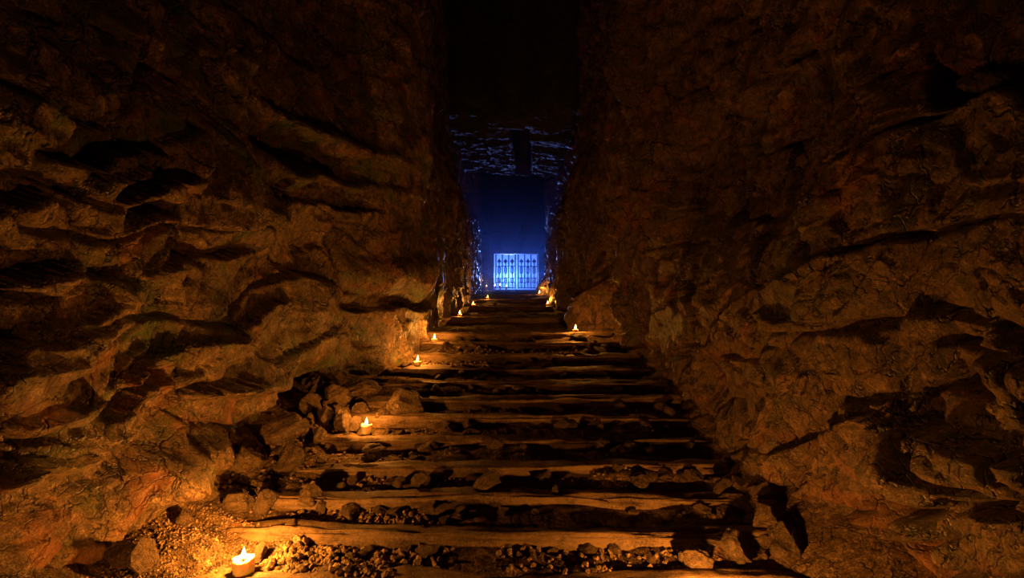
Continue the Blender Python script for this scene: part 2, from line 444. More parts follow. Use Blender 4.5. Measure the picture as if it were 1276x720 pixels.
def right_wall():
    y, z = np.meshgrid(YS, ZS, indexing='ij')
    W = np.interp(y, [-3.4, 0, 2, 3, 3.8, 4.4, 5, 6.2, 6.9, 7.15, 7.3, 7.45, 8.0, 8.4, 8.8, 9.4, 11.6, 12.5, 13.2, 14.5, 18, 22, 26, 30],
                     [2.6, 2.6, 2.5, 2.25, 2.05, 2.12, 2.05, 2.02, 1.88, 1.55, 1.58, 2.10, 2.10, 1.95, 1.80, 1.62, 1.58, 1.47, 1.47, 1.58, 1.58, 1.62, 1.82, 2.15])
    near = 1 - smooth(5.8, 7.0, y)
    W = W + near * 0.55 * smooth(1.5, 3.4, z) - near * 0.12 * smooth(0.3, 1.2, z)
    D = 0
    D = D + 0.22 * near * fbm(y * 0.6, z * 0.7, 1.0, 3, 103)
    D = D + 0.10 * (1 - near) * fbm(y * 0.6, z * 0.45, 5.0, 3, 104)
    wy = y + 0.20 * fbm(y * 1.5, z * 1.5, 0, 3, 107); wz = z + 0.20 * fbm(y * 1.3, z * 1.5, 4, 3, 109)
    b1, c1 = blocks(wy * 1.25 + 0.3, wz * 1.55 + 0.25 * wy, 112, 0.35, 0.5)
    b2, c2 = blocks(wy * 3.3, wz * 3.3 - 0.3 * wy, 122, 0.45, 0.45)
    b3, c3 = blocks(wy * 9, wz * 9, 126, 0.4, 0.5)
    D = D + near * (0.17 * b1 + 0.08 * b2 + 0.024 * b3)
    D = D - near * 0.20 * np.exp(-(c1 / 0.04) ** 2) - near * 0.05 * np.exp(-(c2 / 0.05) ** 2)
    D = D + near * (0.06 * fbm(y * 3, z * 3, 2, 5, 133, 0.55) + 0.03 * ridged(wy * 5, wz * 4, 2, 4, 135))
    fl = ridged(wy * 2.2, wz * 0.30, 0, 3, 161)
    D = D + (1 - near) * (0.18 * fl + (0.06 + 0.06 * smooth(13, 15, y)) * b2 + 0.05 * fbm(y * 6, z * 2.0, 1, 4, 163) + 0.03 * ridged(y * 9, z * 1.5, 1, 3, 165))
    # the outcrop behind the candle, and the dark buttress further in
    oc = bump2(wy, wz, 8.45 + 0.25 * (z - 1.1), 1.05, 0.42, 0.85, 4)
    D = D * (1 - 0.6 * oc) + oc * (0.92 + 0.10 * b2 + 0.07 * fbm(y * 4, z * 4, 3, 4, 171))
    D = D + 0.22 * bump2(y, z, 13.0, 1.3, 0.7, 1.0, 4)
    D = D + 0.45 * bump2(y, z, 21.5, 1.4, 1.0, 0.7, 4)
    for pts in RIGHT_CRACKS:
        P = [PL(px, py, 2.0) for px, py in pts]
        dm = np.full(y.shape, 9.0)
        jy = y + 0.025 * fbm(y * 7, z * 7, 1, 3, 181); jz = z + 0.025 * fbm(y * 7, z * 7, 5, 3, 182)
        for (a0, c0), (a1, c1_) in zip(P[:-1], P[1:]):
            L2 = (a1 - a0) ** 2 + (c1_ - c0) ** 2
            t = np.clip(((jy - a0) * (a1 - a0) + (jz - c0) * (c1_ - c0)) / L2, 0, 1)
            dm = np.minimum(dm, np.hypot(jy - a0 - t * (a1 - a0), jz - c0 - t * (c1_ - c0)))
        D = D - 0.16 * np.exp(-(dm / 0.022) ** 2) - 0.05 * np.exp(-(dm / 0.09))
    for (y0, z0, sy, sz, a) in RIGHT_FEATURES:
        D = D + a * bump2(y, z, y0, z0, sy, sz, 3)
    D = D + 0.30 * np.clip(ridged(wy * 2.2 + 9, wz * 0.25, 3, 2, 177), 0, 1) ** 2 * smooth(6.0, 7.0, y) * smooth(14, 12.5, y) * (1 - oc)
    D = D - 0.45 * smooth(3.6, 5.6, z) * smooth(8, 10, y) * smooth(25, 22, y)
    X = (W - D)
    Z = z - 0.2 * D * near
    return grid_mesh('wall_right', X, y, Z, M['wall_r'])
wr = right_wall()
tag(wr, 'dark cracked rock wall on the right of the tunnel', 'wall', kind='structure')

def make_ceiling():
    xs = np.arange(-3.8, 3.81, 0.04)
    ys = np.concatenate([np.linspace(-3.4, 10, 100), np.arange(10.05, 31.3, 0.035)])
    x, y = np.meshgrid(xs, ys, indexing='ij')
    z = np.full(x.shape, 6.75) - 0.1
    z = z + 2.3 * smooth(21.5, 23.0, y) + 2.9 * (1 - smooth(13.6, 14.8, y + 0.7 * vnoise(x * 0.8, 0, 0, 219)))
    gx = 0.35 + 0.12 * np.sin(y * 0.7)
    z = z + 2.2 * np.exp(-((x - gx) / 0.26) ** 8) * smooth(15.2, 16.2, y) * smooth(21.5, 20, y)
    wx = x + 0.4 * fbm(x * 0.8, y * 0.8, 0, 3, 201)
    b1, c1 = blocks(wx * 0.9, y * 1.3, 203, 0.6, 0.5)
    b2, c2 = blocks(wx * 2.2, y * 4.5 + 0.6 * x, 207, 0.5, 0.5)
    z = z + 0.28 * fbm(x * 0.6, y * 0.5, 2, 3, 211) + 0.14 * b1 + 0.06 * b2 + 0.09 * fbm(x * 3.5, y * 7, 0, 4, 213, 0.6)
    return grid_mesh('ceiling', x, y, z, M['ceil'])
cl = make_ceiling()
tag(cl, 'jagged dark rock ceiling lit faintly blue', 'ceiling', kind='structure')

# end wall with the gate opening
GY = 30.0
GX0, GX1 = (615.6 - 638) / F * GY, (670.8 - 638) / F * GY
GZ0, GZ1 = EYE + (360 - 360.0) / F * GY, EYE + (360 - 316.3) / F * GY
def end_wall():
    bm = bmesh.new()
    X0, X1, Z0, Z1 = -3.7, 3.7, -0.6, 11.5
    def piece(x0, x1, z0, z1):
        nx, nz = max(2, int((x1 - x0) / 0.12)), max(2, int((z1 - z0) / 0.12))
        gx, gz = np.linspace(x0, x1, nx), np.linspace(z0, z1, nz)
        A, B = np.meshgrid(gx, gz, indexing='ij')
        edge = np.minimum(np.minimum(A - GX0, GX1 - A), np.minimum(B - GZ0, GZ1 - B))
        dist = np.clip(-edge, 0, 9)
        bl, cr = blocks(A * 1.6, B * 2.2, 301, 0.4, 0.5)
        yy = GY - smooth(0.02, 0.4, dist) * (0.12 + 0.10 * bl + 0.15 * fbm(A, B, 0, 3, 303))
        vs = [[bm.verts.new((A[i, j], yy[i, j], B[i, j])) for j in range(nz)] for i in range(nx)]
        bk = [[bm.verts.new((A[i, j], GY + 0.16, B[i, j])) for j in range(nz)] for i in range(nx)]
        for i in range(nx - 1):
            for j in range(nz - 1):
                bm.faces.new((vs[i][j], vs[i + 1][j], vs[i + 1][j + 1], vs[i][j + 1]))
                bm.faces.new((bk[i][j], bk[i][j + 1], bk[i + 1][j + 1], bk[i + 1][j]))
        for i in range(nx - 1):
            bm.faces.new((vs[i][0], bk[i][0], bk[i + 1][0], vs[i + 1][0]))
            bm.faces.new((vs[i][-1], vs[i + 1][-1], bk[i + 1][-1], bk[i][-1]))
        for j in range(nz - 1):
            bm.faces.new((vs[0][j], vs[0][j + 1], bk[0][j + 1], bk[0][j]))
            bm.faces.new((vs[-1][j], bk[-1][j], bk[-1][j + 1], vs[-1][j + 1]))
    piece(X0, GX0, Z0, Z1); piece(GX1, X1, Z0, Z1); piece(GX0, GX1, GZ1, Z1); piece(GX0, GX1, Z0, GZ0 - 0.02)
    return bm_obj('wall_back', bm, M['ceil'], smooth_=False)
eb = end_wall()
tag(eb, 'rock wall closing the far end of the tunnel around the gate', 'wall', kind='structure')

def rear_wall():  # unseen wall, added to stop world light entering behind the camera
    xs, zs = np.arange(-3.8, 3.9, 0.15), np.arange(-0.8, 11.5, 0.15)
    x, z = np.meshgrid(xs, zs, indexing='ij')
    y = -3.2 + 0.35 * fbm(x * 0.7, z * 0.7, 0, 4, 401)
    return grid_mesh('added_rear_wall', x, y, z, M['wall_r'])
rw = rear_wall()
tag(rw, 'unseen rock wall added behind the viewer to shut out sky light', 'wall', kind='structure')
# ground outside the gate
def outside():
    xs, ys = np.arange(-6, 6.1, 0.2), np.arange(30.2, 44, 0.25)
    x, y = np.meshgrid(xs, ys, indexing='ij')
    return grid_mesh('ground', x, y, 1.70 + 0.05 * fbm(x, y, 0, 3, 501) - 0.03 * (y - 30.2), M['floor'], flip=True)
og = outside()
tag(og, 'misty ground outside beyond the iron gate', 'ground', kind='structure')

# ------------------------------------------------------------------ timber steps
ORD = ['nearest', 'second', 'third', 'fourth', 'fifth', 'sixth', 'seventh', 'eighth', 'ninth', 'tenth', 'eleventh', 'twelfth', 'thirteenth', 'fourteenth', 'fifteenth', 'sixteenth']
def timber(k):
    e, h = STEPS[k]
    xl = float(np.interp(e, [3, 4, 5, 6, 6.6, 8, 10, 12.5, 16, 25], [-2.15, -1.95, -1.85, -1.70, -1.30, -1.18, -1.12, -1.05, -1.1, -1.2]))
    xr = float(np.interp(e, [3, 4, 5, 6, 7, 7.5, 8.5, 10, 12.5, 16, 25], [1.95, 1.85, 1.85, 1.8, 1.6, 1.45, 1.0, 1.05, 1.0, 1.2, 1.5]))
    nx = int((xr - xl) / 0.03)
    nc = 28
    H, Dp = 0.125, 0.15
    sd = 700 + k * 13
    x = np.linspace(xl, xr, nx)[:, None]; a = np.linspace(0, 2 * math.pi, nc, endpoint=False)[None, :]
    ca, sa = np.cos(a), np.sin(a)
    ex = 0.45
    cy = np.sign(ca) * np.abs(ca) ** ex * Dp / 2; cz = np.sign(sa) * np.abs(sa) ** ex * H / 2
    grow = 1 + 0.08 * vnoise(x * 1.2, k * 7.7, 0, sd)
    n = 0.022 * fbm(x * 3.1 + 0 * a, ca * 2 + 20, sa * 2, 4, sd + 9) + 0.012 * fbm(x * 1.1 + 0 * a, ca * 3 + 50, sa * 3, 4, sd) + 0.014 * ridged(x * 0.5 + 0 * a, ca * 5, sa * 5, 2, sd + 5)
    Y = cy * grow + ca * n * 1.6 + 0.035 * vnoise(x * 0.9, e * 0.15, 0.5, 31) * -1 + 0.02 * vnoise(x * 0.6, k, 0, sd + 2)
    Z = cz * grow + sa * n * 1.6 + 0.012 * vnoise(x * 0.8, k * 2.2, 3, sd + 1) + TILT[k] * x
    X = x + 0 * a
    # split along the front
    crack = np.exp(-((sa - 0.25 - 0.25 * vnoise(x * 1.5, k, 1, sd + 3)) / 0.10) ** 2) * (ca < 0)
    Y = Y + crack * 0.02
    bm = bmesh.new()
    V = [[bm.verts.new((X[i, j], Y[i, j], Z[i, j])) for j in range(nc)] for i in range(nx)]
    for i in range(nx - 1):
        for j in range(nc):
            bm.faces.new((V[i][j], V[i + 1][j], V[i + 1][(j + 1) % nc], V[i][(j + 1) % nc]))
    for i, off in ((0, -0.015), (nx - 1, 0.015)):
        c = bm.verts.new((X[i, 0] + off, Y[i].mean(), Z[i].mean()))
        for j in range(nc):
            p, q = V[i][j], V[i][(j + 1) % nc]
            bm.faces.new((c, p, q) if i else (c, q, p))
    bmesh.ops.recalc_face_normals(bm, faces=bm.faces)
    o = bm_obj('timber_step', bm, M['wood'], smooth_=True, loc=(0, e + Dp / 2 - 0.005, h - H / 2 + 0.008))
    v = k - FIRST
    if v >= 0:
        n_ = ORD[v]
        if v < 8: lab = f'rough hewn timber edging the {n_} visible stair tread' if v else 'rough hewn timber edging the nearest visible stair tread, behind the pillar candle'
        else: lab = f'dark timber edging the {n_} stair tread up the tunnel'
        tag(o, lab, 'step', 'timbers edging the stair treads')
    return o
for k in range(2, len(STEPS)):
    o = timber(k)
    if k < FIRST: tag(o, 'rough hewn timber edging the stair tread below the nearest candle', 'step', 'timbers edging the stair treads')

# ------------------------------------------------------------------ stones
def hull_rock(seed, n=16, sub=2, rough=0.10, flat=1.0):
    """a stone broken off by random flat faces"""
    r = random.Random(seed)
    bm = bmesh.new()
    bmesh.ops.create_icosphere(bm, subdivisions=2 if sub else 1, radius=0.62)
    for i in range(n):
        nrm = Vector((r.gauss(0, 1), r.gauss(0, 1), r.gauss(0, 1))).normalized()
        res = bmesh.ops.bisect_plane(bm, geom=bm.verts[:] + bm.edges[:] + bm.faces[:], plane_co=nrm * r.uniform(0.24, 0.46), plane_no=nrm, clear_outer=True)
        eds = [g for g in res['geom_cut'] if isinstance(g, bmesh.types.BMEdge)]
        if eds: bmesh.ops.contextual_create(bm, geom=eds)
    bmesh.ops.remove_doubles(bm, verts=bm.verts, dist=0.012)
    bmesh.ops.recalc_face_normals(bm, faces=bm.faces)
    if sub:
        bmesh.ops.bevel(bm, geom=bm.edges[:], offset=0.018, segments=1, affect='EDGES', clamp_overlap=True)
        bmesh.ops.triangulate(bm, faces=bm.faces[:])
        for _ in range(sub):
            bmesh.ops.subdivide_edges(bm, edges=[e for e in bm.edges if e.calc_length() > 0.10], cuts=1)
            bmesh.ops.triangulate(bm, faces=bm.faces[:])
        co = np.array([v.co[:] for v in bm.verts])
        d = rough * fbm(co[:, 0] * 4 + seed, co[:, 1] * 4, co[:, 2] * 4, 3, seed)
        bm.normal_update()
        for v, q in zip(bm.verts, d): v.co += v.normal * float(q)
    co = np.array([v.co[:] for v in bm.verts]); lo, hi = co.min(0), co.max(0)
    for v in bm.verts:
        v.co = Vector([(v.co[i] - (lo[i] + hi[i]) / 2) / (hi[i] - lo[i]) for i in range(3)])
        v.co.z += 0.5
    return bm
ROCKS = []
for s in range(10):
    bm = hull_rock(50 + s, 6 + s % 4, 2)
    me = bpy.data.meshes.new('stone'); bm.normal_update(); bm.to_mesh(me); bm.free()
    me.materials.append(M['stone'])
    ROCKS.append(me)
PEB = []
for s in range(6):
    bm = hull_rock(90 + s, 6, 1, 0.05)
    me = bpy.data.meshes.new('stone'); bm.normal_update(); bm.to_mesh(me); bm.free()
    me.materials.append(M['stone'])
    PEB.append(me)

def rock(px, py, wpx, hpx, label, group=None, name='rock', shape=0, yaw=0.0, lean=0.0, depth=0.8, sink=0.12, lift=0.0, cat='rock'):
    x, y, z = ground(px, py)
    s = y / F
    o = bpy.data.objects.new(name, ROCKS[shape % len(ROCKS)])
    w, h = wpx * s, hpx * s / (1 - sink) * (1.0)
    o.scale = (w, w * depth, h)
    o.rotation_euler = (0, lean, yaw)
    o.location = (x, y + w * depth * 0.4, z - h * sink + lift)
    link(o)
    tag(o, label, cat, group)
    return o

rock(497, 531, 52, 46, 'large wedge-shaped stone leaning on the step right of the middle candle', shape=3, yaw=0.3, lean=0.25, depth=0.6)
rock(474, 533, 30, 27, 'rounded orange-lit stone directly behind the middle candle', shape=1, yaw=1.0)
rock(447, 524, 23, 20, 'squat stone behind and left of the middle candle flame', shape=2, yaw=0.5)
rock(442, 503, 58, 22, 'long flat slab topping the rubble pile above the middle candle', shape=4, yaw=-0.2, depth=0.6, lift=0.05)
rock(408, 512, 34, 30, 'tilted slab at the left end of the rubble pile', shape=5, yaw=0.4, lean=0.4)
rock(402, 530, 26, 24, 'brown stone low on the left of the rubble pile', shape=6, yaw=1.3)
rock(425, 543, 22, 30, 'dark block standing just left of the middle candle', shape=7, yaw=0.2, depth=0.7)
rock(441, 540, 24, 20, 'bright yellow-lit stone touching the middle candle', shape=8, yaw=0.9, depth=0.6)
rock(421, 522, 20, 16, 'small stone wedged in the middle of the rubble pile', shape=0, yaw=0.1)
rock(382, 520, 34, 28, 'jagged brown stone where the rubble pile meets the wall', shape=9, yaw=0.7)
rock(375, 548, 30, 24, 'dark stone under the rubble pile beside the wall', shape=2, yaw=2.0)
rock(345, 560, 56, 40, 'big dark boulder in the hollow below the rubble pile', shape=1, yaw=0.5)
rock(352, 590, 46, 30, 'low dark rock below the big boulder in the hollow', shape=4, yaw=1.1)
rock(300, 592, 46, 34, 'dark rock tucked under the rounded nose of the wall', shape=6, yaw=0.2)
rock(326, 645, 32, 30, 'pale rounded rock left of the square brown rock', shape=8, yaw=0.6)
rock(290, 642, 34, 26, 'flat-faced brown rock on the bank above the nearest candle', shape=3, yaw=0.1)
rock(383, 640, 30, 32, 'square brown rock standing on the second step', shape=7, yaw=0.3, depth=0.8)
rock(400, 642, 18, 18, 'small dark rock touching the square brown rock', shape=5, yaw=1.5)
rock(361, 664, 15, 13, 'bright pebble-like stone on the timber above the nearest candle', shape=0, yaw=0.4)
rock(321, 704, 19, 25, 'upright egg-shaped yellow stone right of the nearest candle', shape=8, yaw=0.8, depth=0.7)
rock(182, 716, 34, 46, 'thin upright slab at the bottom left beside a dark hole', shape=9, yaw=0.9, depth=0.35, lean=-0.15)
rock(140, 712, 50, 30, 'black shaded rock at the bottom left beside the slab', shape=2, yaw=0.3)
rock(243, 632, 40, 22, 'low slab on the bank under the rounded nose of the wall', shape=4, yaw=-0.3)
rock(225, 656, 24, 20, 'small blocky stone on the bank below the wall', shape=6, yaw=0.3)
rock(497, 611, 21, 15, 'small oval tan stone left of the pointed stone', shape=8, yaw=0.2)
rock(523, 613, 23, 22, 'pointed tan stone beside the oval one on the third step', shape=5, yaw=0.8)
rock(607, 619, 38, 30, 'large rounded boulder in the middle of the stairs', shape=1, yaw=0.4)
rock(693, 617, 20, 10, 'small flat stone right of the rounded boulder', shape=2, yaw=1.9)
rock(800, 610, 28, 17, 'rounded stone half buried on the right of the stairs', shape=6, yaw=1.2)
rock(556, 434, 15, 8, 'dark mound-shaped stone right of the farther left candles', shape=3, yaw=0.6)
rock(506, 460, 17, 10, 'dark stone left of the candle by the lit wall', shape=1, yaw=0.2)
rock(552, 459, 16, 7, 'low dark stone right of the candle by the lit wall', shape=4, yaw=0.2)
rock(533, 460, 9, 5, 'tiny dark stone close to the candle by the lit wall', shape=0, yaw=0.2)
rock(588, 434, 12, 9, 'square lit stone on the step right of the farther left candles', shape=7, yaw=0.2)
rock(965, 668, 60, 36, 'angular boulder at the right end of the nearest step', shape=3, yaw=0.5)
rock(925, 702, 50, 34, 'jagged boulder at the lower right of the stairs', shape=9, yaw=1.1)
rock(872, 716, 40, 26, 'bright lit stone at the lower right edge of the stairs', shape=5, yaw=0.1)
rock(985, 702, 60, 40, 'long dark boulder leaning on the right wall', shape=4, yaw=0.9, lean=0.3)
rock(955, 625, 36, 22, 'brown stone at the right end of the third step', shape=6, yaw=1.7)
rock(925, 640, 50, 16, 'low dark rock at the right end of the second step', shape=2, yaw=0.1)
rock(545, 382, 16, 14, 'dark rock beside the far left candle', shape=2, yaw=0.1, lift=-0.1)

def stone(x, y, s, label, group, z=None, me=None, flat=0.7):
    o = bpy.data.objects.new('stone', me or PEB[random.randrange(len(PEB))])
    o.scale = (s * random.uniform(0.8, 1.25), s * random.uniform(0.7, 1.1), s * flat * random.uniform(0.7, 1.2))
    o.rotation_euler = (random.uniform(-0.25, 0.25), random.uniform(-0.25, 0.25), random.uniform(0, 6.28))
    o.location = (x, y, (fz(x, y) if z is None else z) - 0.12 * s * flat)
    link(o); tag(o, label, 'stone', group)
    return o

for v in range(0, 11):
    k = FIRST + v
    e, h = STEPS[k]
    xl = float(np.interp(e, [3, 5, 6.3, 8], [-1.55, -1.35, -1.05, -0.95])); xr = float(np.interp(e, [3, 5, 7, 8], [1.7, 1.6, 1.4, 0.85]))
    lab = f'small brown stone at the foot of the {ORD[v]} timber step'
    grp = f'stones at the foot of the {ORD[v]} timber step'
    n = [20, 18, 18, 14, 14, 12, 12, 10, 10, 8, 8][v]
    for i in range(9 if v < 5 else 5):
        s_ = random.uniform(0.08, 0.20)
        stone(random.uniform(xl, xr), e - random.uniform(0.02, 0.07), s_, f'flat brown slab bedded against the {ORD[v]} timber step', f'slabs bedded against the {ORD[v]} timber step', me=random.choice(ROCKS), flat=0.5)
    for i in range(n):
        x = random.uniform(xl, xr)
        if random.random() < 0.4: x = random.uniform(xl, xl * 0.2)
        s = random.choice([0.03, 0.04, 0.045, 0.055, 0.07, 0.09]) * (1 if v > 0 else 0.9)
        stone(x, e - random.uniform(0.04, 0.15) - s * 0.3, s, lab, grp)
for i in range(22):
    stone(random.uniform(-2.2, -1.5), random.uniform(4.75, 5.75), random.uniform(0.10, 0.22), 'chunky broken stone in the rubble pile beside the middle candle', 'rubble pile beside the middle candle', me=random.choice(ROCKS), flat=0.8)
for i in range(30):
    x = random.uniform(-2.15, -1.5); y = random.uniform(3.9, 5.7)
    stone(x, y, random.uniform(0.05, 0.13), 'broken brown stone in the rubble bank along the left wall', 'rubble bank stones along the left wall')
for i in range(22):
    x = random.uniform(1.55, 1.95); y = random.uniform(3.2, 6.0)
    stone(x, y, random.uniform(0.05, 0.15), 'broken dark stone along the foot of the right wall', 'stones along the foot of the right wall')

def gravel():
    """loose gravel nobody could count: one mesh of small chips"""
    src = []
    for s in range(8):
        bm = hull_rock(300 + s, 5, 0)
        bmesh.ops.triangulate(bm, faces=bm.faces[:])
        bm.verts.index_update()
        src.append((np.array([v.co[:] for v in bm.verts]), np.array([[v.index for v in f.verts] for f in bm.faces])))
        bm.free()
    U, T = random.uniform, random.triangular
    for cnt, fx, fy, sz, lab in (
        (2600, lambda: U(-2.5, -1.5), lambda: U(2.95, 3.75), (0.007, 0.021), 'fine gravel on the bank left of the nearest candle'),
        (750, lambda: T(-1.65, -0.4, -1.4), lambda: U(3.25, 3.58), (0.025, 0.065), 'coarse gravel right of the nearest candle below the timber'),
        (500, lambda: T(-1.7, -0.5, -1.0), lambda: U(3.78, 3.96), (0.018, 0.045), 'gravel heaped on the tread above the nearest timber'),
        (400, lambda: T(-1.5, 1.2, -0.6), lambda: U(4.15, 4.34), (0.012, 0.035), 'gravel along the third stair tread'),
        (500, lambda: U(-1.6, 1.6), lambda: U(4.52, 6.2), (0.01, 0.03), 'thin gravel over the middle stair treads'),
        (300, lambda: U(-2.3, -1.5), lambda: U(3.8, 5.2), (0.015, 0.04), 'gravel on the rubble bank under the left wall'),
        (300, lambda: U(-1.15, -0.3), lambda: U(6.36, 6.62), (0.02, 0.045), 'gravel beside the candle by the lit left wall'),
        (300, lambda: U(-0.9, 0.9), lambda: U(6.74, 7.0), (0.02, 0.05), 'gravel across the ninth stair tread'),
        (350, lambda: U(-0.1, 1.6), lambda: U(3.1, 3.56), (0.012, 0.05), 'broken gravel at the lower right below the nearest timber')):
        pts = np.array([(fx(), fy(), U(*sz)) for i in range(cnt)])
        Z = floor_z(pts[:, 0], pts[:, 1])
        VV, FF, n = [], [], 0
        for (x, y, s), z in zip(pts, Z):
            co, fa = src[random.randrange(8)]
            Rm = np.array(Matrix.Rotation(U(0, 6.28), 3, 'Z') @ Matrix.Rotation(U(-0.5, 0.5), 3, 'X'))
            VV.append((co * [s, s * U(0.6, 1), s * U(0.5, 1.1)]) @ Rm.T + [x, y, z - 0.25 * s]); FF.append(fa + n); n += len(co)
        me = bpy.data.meshes.new('gravel'); me.from_pydata(np.concatenate(VV).tolist(), [], np.concatenate(FF).tolist()); me.update()
        me.materials.append(M['gravel'])
        tag(link(bpy.data.objects.new('gravel', me)), lab, 'gravel', kind='stuff')
gravel()

# ------------------------------------------------------------------ candles
def candle(x, y, r, h, power, label, group, seed=0, z=None, flame=1.0, puddle=True):
    rd = random.Random(seed)
    t = bpy.data.objects.new('candle', None); t.empty_display_size = 0.05
    zz = max(fz(x + dx, y + dy) for dx in (-r * .6, 0, r * .6) for dy in (-r * .6, 0, r * .6)) if z is None else z
    t.location = (x, y, zz - 0.008)
    link(t); tag(t, label, 'candle', group)
    # wax body: pillar with a melted rim and drips
    na, nz = 40, 16
    drips = [(rd.uniform(0, 6.28), rd.uniform(0.12, 0.22), rd.uniform(0.3, 0.95)) for _ in range(8)]
    bm = bmesh.new()
    rows = []
    prof = [(1.12, 0.0), (1.07, 0.03)] + [(1.0 + 0.03 * (1 - i / 10), i / 10) for i in range(1, 11)] + [(0.93, 1.02), (0.80, 1.0), (0.45, 0.93), (0.10, 0.91)]
    for (pr, pz) in prof:
        row = []
        for j in range(na):
            a = 2 * math.pi * j / na
            bulge = 0
            for (da, dw, dl) in drips:
                dd = math.atan2(math.sin(a - da), math.cos(a - da))
                if pz > 1 - dl or pz < 0.05: bulge += 0.11 * math.exp(-(dd / dw) ** 2) * (1 if pr > 0.85 else 0.2)
            top = 0.05 * math.sin(a * 2 + seed) * (pz > 0.85)
            rr = r * pr * (1 + bulge)
            row.append(bm.verts.new((rr * math.cos(a), rr * math.sin(a), h * (pz + top))))
        rows.append(row)
    for i in range(len(rows) - 1):
        for j in range(na):
            bm.faces.new((rows[i][j], rows[i][(j + 1) % na], rows[i + 1][(j + 1) % na], rows[i + 1][j]))
    bm.faces.new(rows[-1])
    bm.faces.new(rows[0][::-1])
    bm_obj('wax_pillar', bm, M['wax'], t, True)
    if puddle:
        bm = bmesh.new()
        n = 36
        top = bm.verts.new((0, 0, 0.013)); ring = []; low = []
        for j in range(n):
            a = 2 * math.pi * j / n
            q = r * (1.45 + 0.22 * math.sin(3 * a + seed) + 0.14 * math.sin(5 * a + 2 * seed))
            ring.append(bm.verts.new((q * 0.9 * math.cos(a), q * 0.9 * math.sin(a), 0.011)))
            low.append(bm.verts.new((q * math.cos(a), q * math.sin(a), -0.012)))
        for j in range(n):
            k2 = (j + 1) % n
            bm.faces.new((top, ring[j], ring[k2])); bm.faces.new((ring[j], low[j], low[k2], ring[k2]))
        bm.faces.new(low[::-1])
        bm_obj('wax_puddle', bm, M['wax'], t, True)
    # wick
    bm = bmesh.new()
    wz = h * 0.90
    bmesh.ops.create_cone(bm, cap_ends=True, segments=8, radius1=0.003, radius2=0.0022, depth=0.03, matrix=Matrix.Translation((0, 0, wz + 0.013)))
    bm_obj('wick', bm, M['wick'], t, True)
    # flame: a teardrop
    bm = bmesh.new()
    fh, fr = 0.075 * flame, 0.0145 * flame
    pr = [(0.25, 0.0), (0.62, 0.08), (0.92, 0.2), (1.0, 0.3), (0.88, 0.45), (0.62, 0.62), (0.34, 0.8), (0.12, 0.94)]
    rows = [[bm.verts.new((fr * p * math.cos(6.2832 * j / 16) + 0.004 * z_ * z_, fr * p * math.sin(6.2832 * j / 16), wz + 0.014 + fh * z_)) for j in range(16)] for p, z_ in pr]
    for i in range(len(rows) - 1):
        for j in range(16):
            bm.faces.new((rows[i][j], rows[i][(j + 1) % 16], rows[i + 1][(j + 1) % 16], rows[i + 1][j]))
    tip = bm.verts.new((0.004, 0, wz + 0.014 + fh)); bot = bm.verts.new((0, 0, wz + 0.012))
    for j in range(16):
        bm.faces.new((rows[-1][j], rows[-1][(j + 1) % 16], tip)); bm.faces.new((rows[0][(j + 1) % 16], rows[0][j], bot))
    fl = bm_obj('flame', bm, M['flame'], t, True)
    fl.visible_shadow = True
    L = bpy.data.lights.new('flame_light', 'POINT')
    L.energy = power; L.color = FLAME; L.shadow_soft_size = 0.02
    lo = bpy.data.objects.new('flame_light', L); lo.location = (0, 0, h + 0.115 * flame + 0.02)
    link(lo, t)
    return t

FLAME = (1.0, 0.365, 0.045)
def cpos(px, py):
    x, y, z = ground(px, py); return x, y
NEARC = 'candles along the steps'
candle(-1.73, 3.30, 0.062, 0.115, 78, 'wide pillar candle burning at the bottom left on the nearest tread', NEARC, 1)
candle(-1.385, 4.87, 0.048, 0.135, 24, 'dripping pillar candle among rubble stones left of the stairs', NEARC, 2)
candle(-1.18, 6.40, 0.042, 0.085, 17, 'candle against the glowing foot of the left wall, behind the rubble pile', NEARC, 3)
candle(-1.08, 7.13, 0.042, 0.085, 13, 'candle beside the dark mound-shaped stone higher up on the left', NEARC, 4)
candle(0.93, 7.50, 0.04, 0.09, 24, 'lone candle on the right at the foot of the rock outcrop', NEARC, 5)
candle(-1.00, 9.80, 0.04, 0.09, 18, 'candle on the left of the first long landing', NEARC, 6)
candle(-0.98, 12.9, 0.045, 0.09, 22, 'candle on the left of the second long landing', NEARC, 7)
candle(0.90, 12.9, 0.04, 0.09, 12, 'candle on the right of the second long landing', NEARC, 8)
candle(-0.78, 16.4, 0.045, 0.10, 28, 'candle on the left of the third long landing', NEARC, 9)
candle(1.10, 20.5, 0.05, 0.12, 24, 'candle on the right near the gate, below the wet rock', NEARC, 10, flame=1.6)
candle(-1.42, 28.6, 0.05, 0.30, 22, 'candle at the left post of the iron gate', NEARC, 11, flame=1.6)
candle(1.12, 2.86, 0.055, 0.11, 100, 'candle burning low before the boulders at the foot of the right wall', NEARC, 12)
candle(-1.90, 2.30, 0.055, 0.11, 34, 'candle burning low against the foot of the near left wall', NEARC, 13)
for i, (px, h) in enumerate(((616.6, 0.28), (623.2, 0.3), (630.6, 0.22))):
    candle((px - 638) / F * 31.2, 31.2, 0.05, h, 1.5, ['candle outside the gate nearest its left post', 'tallest candle seen through the second gap of the gate', 'small candle outside seen through the third gap of the gate'][i], 'candles outside the gate', 20 + i, z=1.66, flame=2.0, puddle=False)

